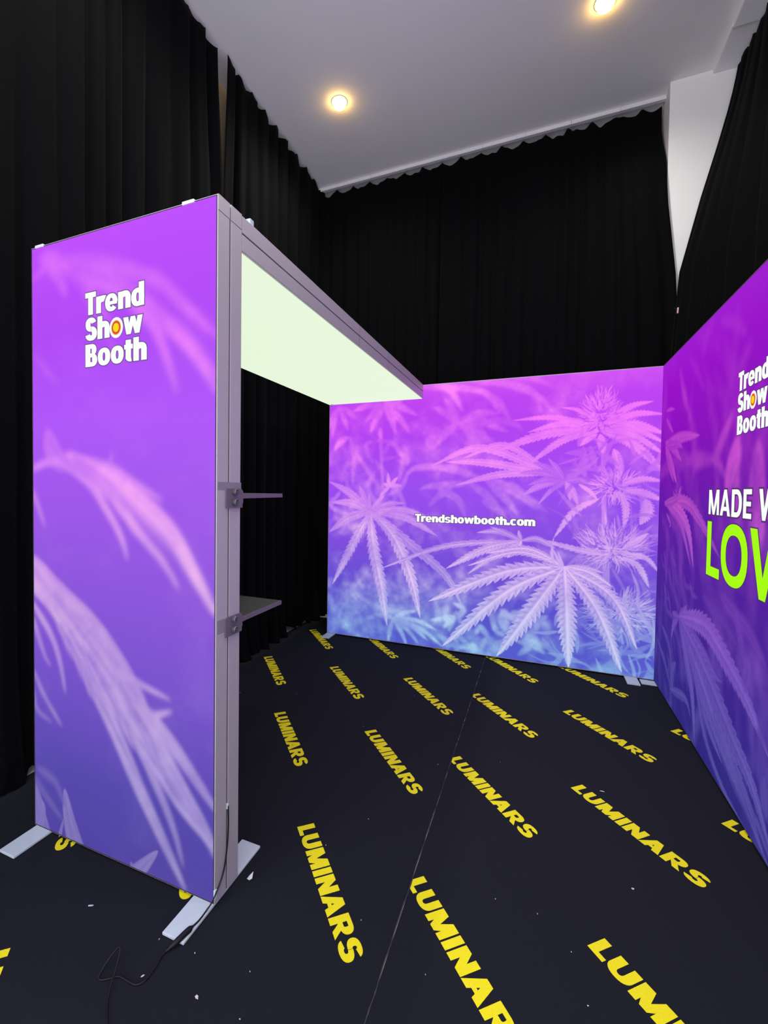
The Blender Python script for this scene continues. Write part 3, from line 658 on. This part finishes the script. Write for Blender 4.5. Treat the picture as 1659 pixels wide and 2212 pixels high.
# canopy
CT = .127
canopy = thing('lightbox_canopy', 'overhead white glowing lightbox panel bridging the narrow tower and the wide leaf wall', 'lightbox', ((X0+X1)/2, 2.85, HT-CT))
ZM = HT-CT/2
ya, yb_ = YT+DT+.003, YB-.003
for k, (z0, z1) in enumerate(((HT-CT, ZM-.003), (ZM+.003, HT))):
    mb = MB()
    mb.box(X0, X0+.045, ya, yb_, z0, z1, .0018); mb.box(X1-.045, X1, ya, yb_, z0, z1, .0018)
    mb.box(X0+.045, X1-.045, ya, ya+.045, z0, z1, .0018); mb.box(X0+.045, X1-.045, yb_-.045, yb_, z0, z1, .0018)
    mb.build('frame_profile', M_alu, canopy)
MB().box(X0+.004, X1-.004, ya+.004, yb_-.004, ZM-.003, ZM+.003).build('groove_strip', M_groove, canopy)
# lower fabric, pillowed a little by tension
mb = MB(); n = 24
vs = []; fs = []
for j in range(n+1):
    for i in range(n+1):
        u, v = i/n, j/n
        e = min(u, 1-u, v, 1-v)
        vs.append((X0+.005+u*(X1-X0-.010), ya+.005+v*(yb_-ya-.010), HT-CT-.0015-.004*math.exp(-e*30)+.003*math.sin(PI*u)*math.sin(PI*v)))
for j in range(n):
    for i in range(n):
        a = j*(n+1)+i; fs.append((a, a+1, a+n+2, a+n+1))
mb.add(vs, fs).build('diffuser_fabric', M_diff, canopy, smooth=True)
MB().box(X0+.006, X1-.006, ya+.006, yb_-.006, HT, HT+.001).build('top_fabric', M_plate, canopy)
for y in (2.62, 3.20):
    MB().box(X1-.002, X1+.0004, y, y+.0015, HT-CT+.003, HT-.003).build('joint_line', M_groove, canopy)
MB().box(X1-.03, X1-.006, YT+DT+.06, YT+DT+.085, HT, HT+.026, .003).build('clip', M_plate, canopy)
MB().box(X0+.03, X0+.05, yb_-.03, yb_-.004, HT-CT-.022, HT-CT-.002, .002).build('fabric_tab', M_plate, canopy)

# back wall
back = thing('backlit_display', 'wide backlit wall with a cannabis leaf print and a white web address', 'lightbox', ((X0+XB)/2, YB+DT/2, 0))
half_frame('frame_profile', back, X0, XB, ZF, HT, YB, YB+DT/2-.002, 'x')
half_frame('frame_profile', back, X0, XB, ZF, HT, YB+DT/2+.002, YB+DT, 'x')
MB().box(X0+.004, XB-.004, YB+DT/2-.003, YB+DT/2+.003, ZF+.004, HT-.006).build('groove_strip', M_groove, back)
g = A2.build('printed_fabric', lambda u, v: np.stack([X0+INS+u, np.full_like(u, YB-.0008), ZF+INS+v], -1), COL2, back)
g['label'] = 'backlit violet print of cannabis leaves and flower buds'
MB().box(X0+INS, XB-INS, YB+DT, YB+DT+.0012, ZF+INS, HT-INS).build('rear_fabric', M_plate, back)
for d, m, lf in ((.085, M_outl, .0014), (0.0, M_letter, .0024)):
    polys, wl_ = text_shapes('Trendshowbooth.com', s=.30, t=.205, x=.745, gap=.02, d=d); k = 1.062/wl_
    text_mesh(polys, lambda a, b, l: (-1.089+a*k, YB-lf-l, 1.205+b*.074)).build('lettering' if d == 0 else 'lettering_outline', m, back)
feet(back, [(X0+.002, X0+.092, YB-.15, YB+.29), (XB-.222, XB-.132, YB-.15, YB+.29)])

# right wall
right = thing('backlit_display', 'deep purple leaf lightbox with a white logo, white lettering and a lime green word', 'lightbox', (XR+DT/2, (YR0+YR1)/2, 0))
half_frame('frame_profile', right, YR0, YR1, ZF, HT, XR, XR+DT/2-.002, 'y')
half_frame('frame_profile', right, YR0, YR1, ZF, HT, XR+DT/2+.002, XR+DT, 'y')
MB().box(XR+DT/2-.003, XR+DT/2+.003, YR0+.004, YR1-.004, ZF+.004, HT-.006).build('groove_strip', M_groove, right)
g = A3.build('printed_fabric', lambda u, v: np.stack([np.full_like(u, XR-.0008), YR1-INS-u, ZF+INS+v], -1), COL3, right)
g['label'] = 'backlit purple print of hanging cannabis leaves, darkened for the grazing view'
MB().box(XR+DT, XR+DT+.0012, YR0+INS, YR1-INS, ZF+INS, HT-INS).build('rear_fabric', M_plate, right)
logo(right, lambda a, b, l: (XR-.0008-l, 2.770-a, 1.783+b), 1.02, M_outl2)
def rtext(txt, y, z, cap, wd, m, nm='lettering', lf=.0014, **k):
    d = k.pop('d', 0)
    wl_ = text_shapes(txt, **k)[1]; polys, _ = text_shapes(txt, d=d, **k)
    kk = wd/wl_; text_mesh(polys, lambda a, b, l: (XR-lf-l, y-a*kk, z+b*cap)).build(nm, m, right)
kw = dict(s=.225, t=.175, gap=.10)
for wd_, yy, ww in (('MADE', 3.128, .555), ('WITH', 2.500, .50)):
    rtext(wd_, yy, 1.388, .134, ww, M_outl2, 'lettering_outline', .0012, d=.06, **kw); rtext(wd_, yy, 1.388, .134, ww, M_letter, 'lettering', .0022, **kw)
kw = dict(s=.20, t=.165, gap=.055)
rtext('LOVE', 3.137, 1.052, .297, 1.05, M_outl2, 'lettering_outline', .0012, d=.02, **kw); lv = rtext('LOVE', 3.137, 1.052, .297, 1.05, M_lime, 'lettering', .0022, **kw)
channel(right, 'y', YR0, YR1, ZF, HT, XR)
feet(right, [(XR-.10, XR+.22, YR1-.10, YR1-.012), (XR-.10, XR+.22, YR0+.004, YR0+.092)])

# ------------------------------------------------------------------ shelves behind the tower
def shelf(zt, label):
    t = thing('bracket_shelf', label, 'shelf', ((X0+X1)/2, YT+DT, zt))
    MB().box(X0+.002, X1-.001, YT+DT+.004, 1.720, zt-.014, zt, .001).build('board', M_board, t)
    for s_, x in ((1, X1), (-1, X0)):
        xa, xb = (x+.0012, x+.0062) if s_ > 0 else (x-.0062, x-.0012)
        # plate with rounded corners running into a slim arm
        P = [(1.337, zt-.052), (1.333, zt-.048), (1.333, zt+.013), (1.338, zt+.018), (1.422, zt+.018), (1.432, zt+.010), (1.436, zt), (1.719, zt), (1.719, zt-.016), (1.434, zt-.018), (1.434, zt-.034), (1.430, zt-.036), (1.430, zt-.052)]
        br = MB().prism(P, 0, xa, xb).build('bracket', M_bracket, t)
        for zk in (zt+.006, zt-.031):
            k = MB(); ax = (s_, 0, 0); o3 = (xb if s_ > 0 else xa, 1.377, zk)
            k.lathe([(.0085, 0), (.0115, .001), (.0125, .003), (.0125, .013), (.011, .0155), (.0085, .016), (.0078, .0125), (.0045, .0125), (.0042, .0155), (.0015, .016)], o3, ax, 20)
            k.build('screw', M_knob, br)
    return t
shelf(1.476, 'dark bracket shelf fixed higher on the back of the narrow tower')
shelf(1.010, 'dark bracket shelf fixed lower on the back of the narrow tower')

# ------------------------------------------------------------------ curtains
def noise1(s, seed):
    return sum(math.sin(s*f+seed*ph)*a for f, ph, a in ((3.1, 1.7, .5), (7.3, 2.9, .3), (13.7, 4.1, .2)))
def curtain(label, A, Bp, nrm, ztop, seed, pleat=.17, amp=.045, hook=.2, sag=.045, edge=None, hem=None, group='black drapes round the booth', dens=70, gather=None):
    A, Bp, nrm = Vector(A), Vector(Bp), Vector(nrm); L = (Bp-A).length; dr = (Bp-A)/L
    n = int(L*dens); rows = [0, .003, .01, .03, .07, .12, .2, .3, .42, .55, .68, .8, .88, .93, .96, .98, .99, 1.0]
    vs = []; rnd = random.Random(seed)
    ph = []; p = 0.0
    for i in range(n+1):
        s = i/n*L; p += (L/n)/(pleat*(1+.45*noise1(s*1.3, seed))); ph.append(p)
    for r in rows:
        for i in range(n+1):
            s = i/n*L; a = 2*PI*ph[i]
            f = math.sin(a)*.75+.25*math.sin(2*a+1.3)+.25*noise1(s*4, seed+3)
            k = amp*(.85-.45*r+.45*noise1(s*2+r*1.2, seed+5))
            off = f*k
            hb_ = hem(s) if hem else 0.0
            low = max(0, 1-r/.1)
            off += low*low*(.030*noise1(s*3, seed+9)+.02*noise1(s*9, seed+2))+low*(.055*(1-min(1, hb_*18))-.03*min(1, hb_*18) if hem else 0)
            ht = s % hook/hook; pk = abs(2*ht-1)
            top = ztop-sag*(1-pk**2.5)*(1+.35*noise1(s*6, seed))
            z = hb_+.004*(1-r)+(top-hb_)*r
            if z < .06: off += (.06-z)*.5*noise1(s*5, seed+1)
            e = A+dr*s
            q = Vector((e.x, e.y, max(z, .003)))+nrm*off
            if edge: q = edge(q, s, r, L)
            vs.append(q)
    fs = []
    for j in range(len(rows)-1):
        for i in range(n):
            a = j*(n+1)+i; fs.append((a, a+1, a+n+2, a+n+1))
    base = (A+Bp)/2
    o = MB(); o.add(vs, fs); ob = o.build('curtain', M_cloth, None, smooth=True, origin=(base.x, base.y, 0))
    sol = ob.modifiers.new('cloth_thickness', 'SOLIDIFY'); sol.thickness = .003
    tag(ob, label, 'curtain', group); return ob

def bump1(s, c, w_): return math.exp(-((s-c)/w_)**2)
def smooth(a, b, x): t = min(1, max(0, (x-a)/(b-a))); return t*t*(3-2*t)
# left, nearer panel: y 0.2 .. 3.03, its far edge pulled back near the top
def edge_near(q, s, r, L):
    k = smooth(3.80, 4.95, q.z)*smooth(L-.45, L, s); q.y -= .060*k; return q
def edge_far(q, s, r, L):
    k = smooth(3.80, 4.95, q.z)*smooth(.40, 0, s); q.y += .035*k; return q
curtain('black velvet curtain behind the logo tower, ending at the narrow tan gap', (XL, .1, 0), (XL, 3.022, 0), (1, 0, 0), ZC-.012, 2, pleat=.19, amp=.05, edge=edge_near, hem=lambda s: .035*bump1(s, 1.44, .05))
curtain('black velvet curtain between the tan gap and the back corner of the room', (XL, 3.046, 0), (XL, 4.885, 0), (1, 0, 0), ZC-.012, 5, pleat=.21, amp=.055, edge=edge_far,
        hem=lambda s: .055*bump1(s, 1.10, .10)+.045*bump1(s, 1.42, .05))
# back, two panels; the right one is drawn forward to the clip
curtain('black velvet curtain on the back rail above the canopy, reaching into the corner', (-2.43, YC, 0), (-1.025, YC, 0), (0, -1, 0), ZC-.03, 8, pleat=.14, amp=.03)
CLIP = ray_to(1463, 672, 1, 4.615)
def edge_back(q, s, r, L):
    zc = CLIP.z
    fw = 1-smooth(4.22, 4.80, q.z)
    q.y -= .235*smooth(L-.75, L-.12, s)*fw
    q.x += (CLIP.x+.030-.925)*smooth(L-.6, L, s)*min(1.0, max(0.0, (4.14-q.z)/(4.14-zc)))
    return q
curtain('black velvet curtain on the back rail above the leaf wall, pinned beside the white pier', (-1.025, YC, 0), (.925, YC, 0), (0, -1, 0), ZC-.03, 11, pleat=.13, amp=.03, edge=edge_back)
def edge_right(q, s, r, L):
    k = smooth(L-.9, L, s); zc = CLIP.z
    t = max(0, (q.z-zc)/(ZC-zc)); m = 1-smooth(-.1, 1.05, t)
    q.x -= (1.40-CLIP.x+.030)*k*(m**.9); q.y -= .03*k; return q
curtain('black velvet curtain along the right side behind the deep purple lightbox', (1.40, .2, 0), (1.40, 4.66, 0), (-1, 0, 0), ZC-.06, 14, pleat=.14, amp=.03, sag=.03, hook=.12, edge=edge_right)
cp = thing('binder_clip', 'small pale clip pinning two black curtains together below the white pier', 'clip', CLIP)
MB().box(CLIP.x-.012, CLIP.x+.012, CLIP.y-.055, CLIP.y-.035, CLIP.z-.035, CLIP.z+.012, .003).build('body', mat('pink_plastic', (.7, .5, .5), .5), cp)
MB().tube([(CLIP.x-.008, CLIP.y-.045, CLIP.z+.012), (CLIP.x-.03, CLIP.y-.05, CLIP.z+.018), (CLIP.x-.034, CLIP.y-.05, CLIP.z+.006), (CLIP.x-.012, CLIP.y-.05, CLIP.z)], .003, 6).build('lever', M_black, cp)

# dark strap behind the gap
tag(MB().tube([(-2.60, 2.9, 4.74), (-2.595, 3.03, 4.66), (-2.60, 3.2, 4.60)], .008, 6).build('cable', M_black), 'short dark cable crossing the tan wall inside the curtain gap', 'cable')

# ------------------------------------------------------------------ recessed ceiling lamps
def downlight(x, y, label):
    t = thing('downlight', label, 'ceiling light', (x, y, ZC), 'round warm ceiling lamps')
    MB().lathe([(.060, 0), (.074, 0), (.073, -.004), (.062, -.006), (.058, -.002)], (x, y, ZC), (0, 0, 1), 32).build('trim_ring', M_rail, t, smooth=True)
    MB().lathe([(.056, -.002), (.058, -.020), (.052, -.038), (.034, -.052), (.006, -.058)], (x, y, ZC), (0, 0, 1), 28).build('bulb', M_bulb, t, smooth=True)
    d = bpy.data.lights.new('lamp_glow', 'SPOT'); d.energy = 95; d.color = (1.0, .95, .88); d.spot_size = math.radians(165); d.spot_blend = 1.0; d.shadow_soft_size = .05
    o = bpy.data.objects.new('lamp_glow', d); C.objects.link(o); o.parent = t; o.location = (0, 0, -.09); return t
downlight(-1.738, 3.843, 'warm round ceiling lamp above the canopy, nearest the left curtain')
downlight(.355, 3.783, 'warm round ceiling lamp above the wide leaf wall, nearest the white pier')
for y in (1.7, -.4):  # extra lamps out of view, added to light the space
    for x in (-1.738, .355): downlight(x, y, 'unseen round ceiling lamp added towards the front to light the space')

# ------------------------------------------------------------------ power cable of the tower
def fl(px, py, z=.004): q = ray_to(px, py, 2, z); return (q.x, q.y, q.z)
cb = thing('power_cable', 'thin black power cable with an inline connector trailing from the tower foot', 'cable', (X1, YT, 0))
p0 = [(X1+.004, YM, .33), (X1+.007, YM-.002, .26), (X1+.009, YM-.012, .18), (X1+.008, YT+.035, .10), (X1+.004, YT-.012, .045)]
p1 = [fl(445, 1968, .016), fl(430, 1988, .016), fl(414, 2003, .018)]
MB().tube(catmull(p0+p1, 6), .0028, 8).build('lead', M_black, cb, smooth=True)
MB().tube(catmull([fl(416, 2001, .018), fl(408, 2009, .019), fl(398, 2018, .019), fl(388, 2028, .018), fl(378, 2037, .016), fl(370, 2044, .013), fl(364, 2050, .010), fl(357, 2056, .007)], 3), [.004, .006, .0092]+[.0096]*8+[.009, .0088, .0082, .008, .0072, .0062, .0055, .0048, .0042, .0036, .0032], 10).build('connector', M_black, cb, smooth=True)
p2 = [fl(358, 2055, .006), (*fl(350, 2064)[:2], .004), fl(340, 2082), fl(325, 2105), fl(310, 2121), fl(292, 2127), fl(272, 2117), fl(256, 2109), fl(236, 2114), fl(220, 2117), fl(213, 2112), (*fl(222, 2098)[:2], .012), (*fl(240, 2082)[:2], .03), (*fl(257, 2073)[:2], .045), (*fl(259, 2082)[:2], .04), (*fl(248, 2112)[:2], .022), (*fl(238, 2138)[:2], .012), fl(232, 2165), fl(231, 2200), fl(233, 2260)]
MB().tube(catmull(p2, 6), .0026, 8).build('lead', M_black, cb, smooth=True)

# ------------------------------------------------------------------ litter on the carpet
rng = random.Random(21)
def scrap(px, py, a, b, rot, label):
    x, y, _ = fl(px, py, .001)
    vs = []; n = 5
    for z in (.0012, .0032):
        for i in range(n):
            t = 2*PI*i/n; r = rng.uniform(.7, 1.1); u, v = math.cos(t)*a*r, math.sin(t)*b*r
            vs.append((x+u*math.cos(rot)-v*math.sin(rot), y+u*math.sin(rot)+v*math.cos(rot), z+rng.uniform(0, .002)))
    o = MB().add(vs, [tuple(range(n-1, -1, -1)), tuple(range(n, 2*n))]+[(i, (i+1) % n, n+(i+1) % n, n+i) for i in range(n)]).build('paper_scrap', M_paper, None, origin=(x, y, 0))
    tag(o, label, 'scrap', 'white scraps on the carpet'); return o
scrap(197, 1957, .012, .003, .5, 'thin white sliver on the carpet in front of the logo tower')
scrap(425, 2155, .008, .005, -.4, 'white crumb on the bare carpet beside the looped black cable')
scrap(1300, 1710, .012, .002, 0.0, 'thin white sliver beside the first letters of a yellow word')
scrap(1367, 1921, .006, .005, .3, 'pale crumb on the carpet near the right lightbox')
scrap(308, 2110, .006, .003, .9, 'tiny white fleck touching the trailing black cable')
for px, py in ((421, 2060), (344, 2030), (1070, 1943), (1161, 1975), (1081, 1647), (704, 1827), (641, 1500), (895, 1503), (519, 1497), (780, 1989), (1270, 2174), (919, 2107), (1234, 2058), (540, 2100), (518, 2203), (796, 1770), (946, 1652), (785, 1570)):
    scrap(px, py, rng.uniform(.0015, .003), rng.uniform(.001, .002), rng.uniform(0, 3), 'tiny pale fleck of lint lying alone on the black carpet')
# crumpled clear film by the tower foot
x, y, _ = fl(540, 1897, .002)
vs = [(x-.010, y-.006, .001), (x+.003, y-.009, .002), (x+.009, y+.001, .003), (x+.006, y+.014, .020), (x-.003, y+.003, .010), (x-.009, y+.007, .004), (x+.001, y, .001)]
o = MB().add(vs, [(0, 1, 4), (1, 2, 4), (2, 3, 4), (0, 4, 5), (4, 3, 5), (0, 5, 6), (0, 6, 1), (1, 6, 2), (2, 6, 3), (3, 6, 5)]).build('paper_scrap', M_paper, None, origin=(x, y, 0))
tag(o, 'crumpled white film scrap with a raised point beside the tower foot plate', 'scrap', 'white scraps on the carpet')
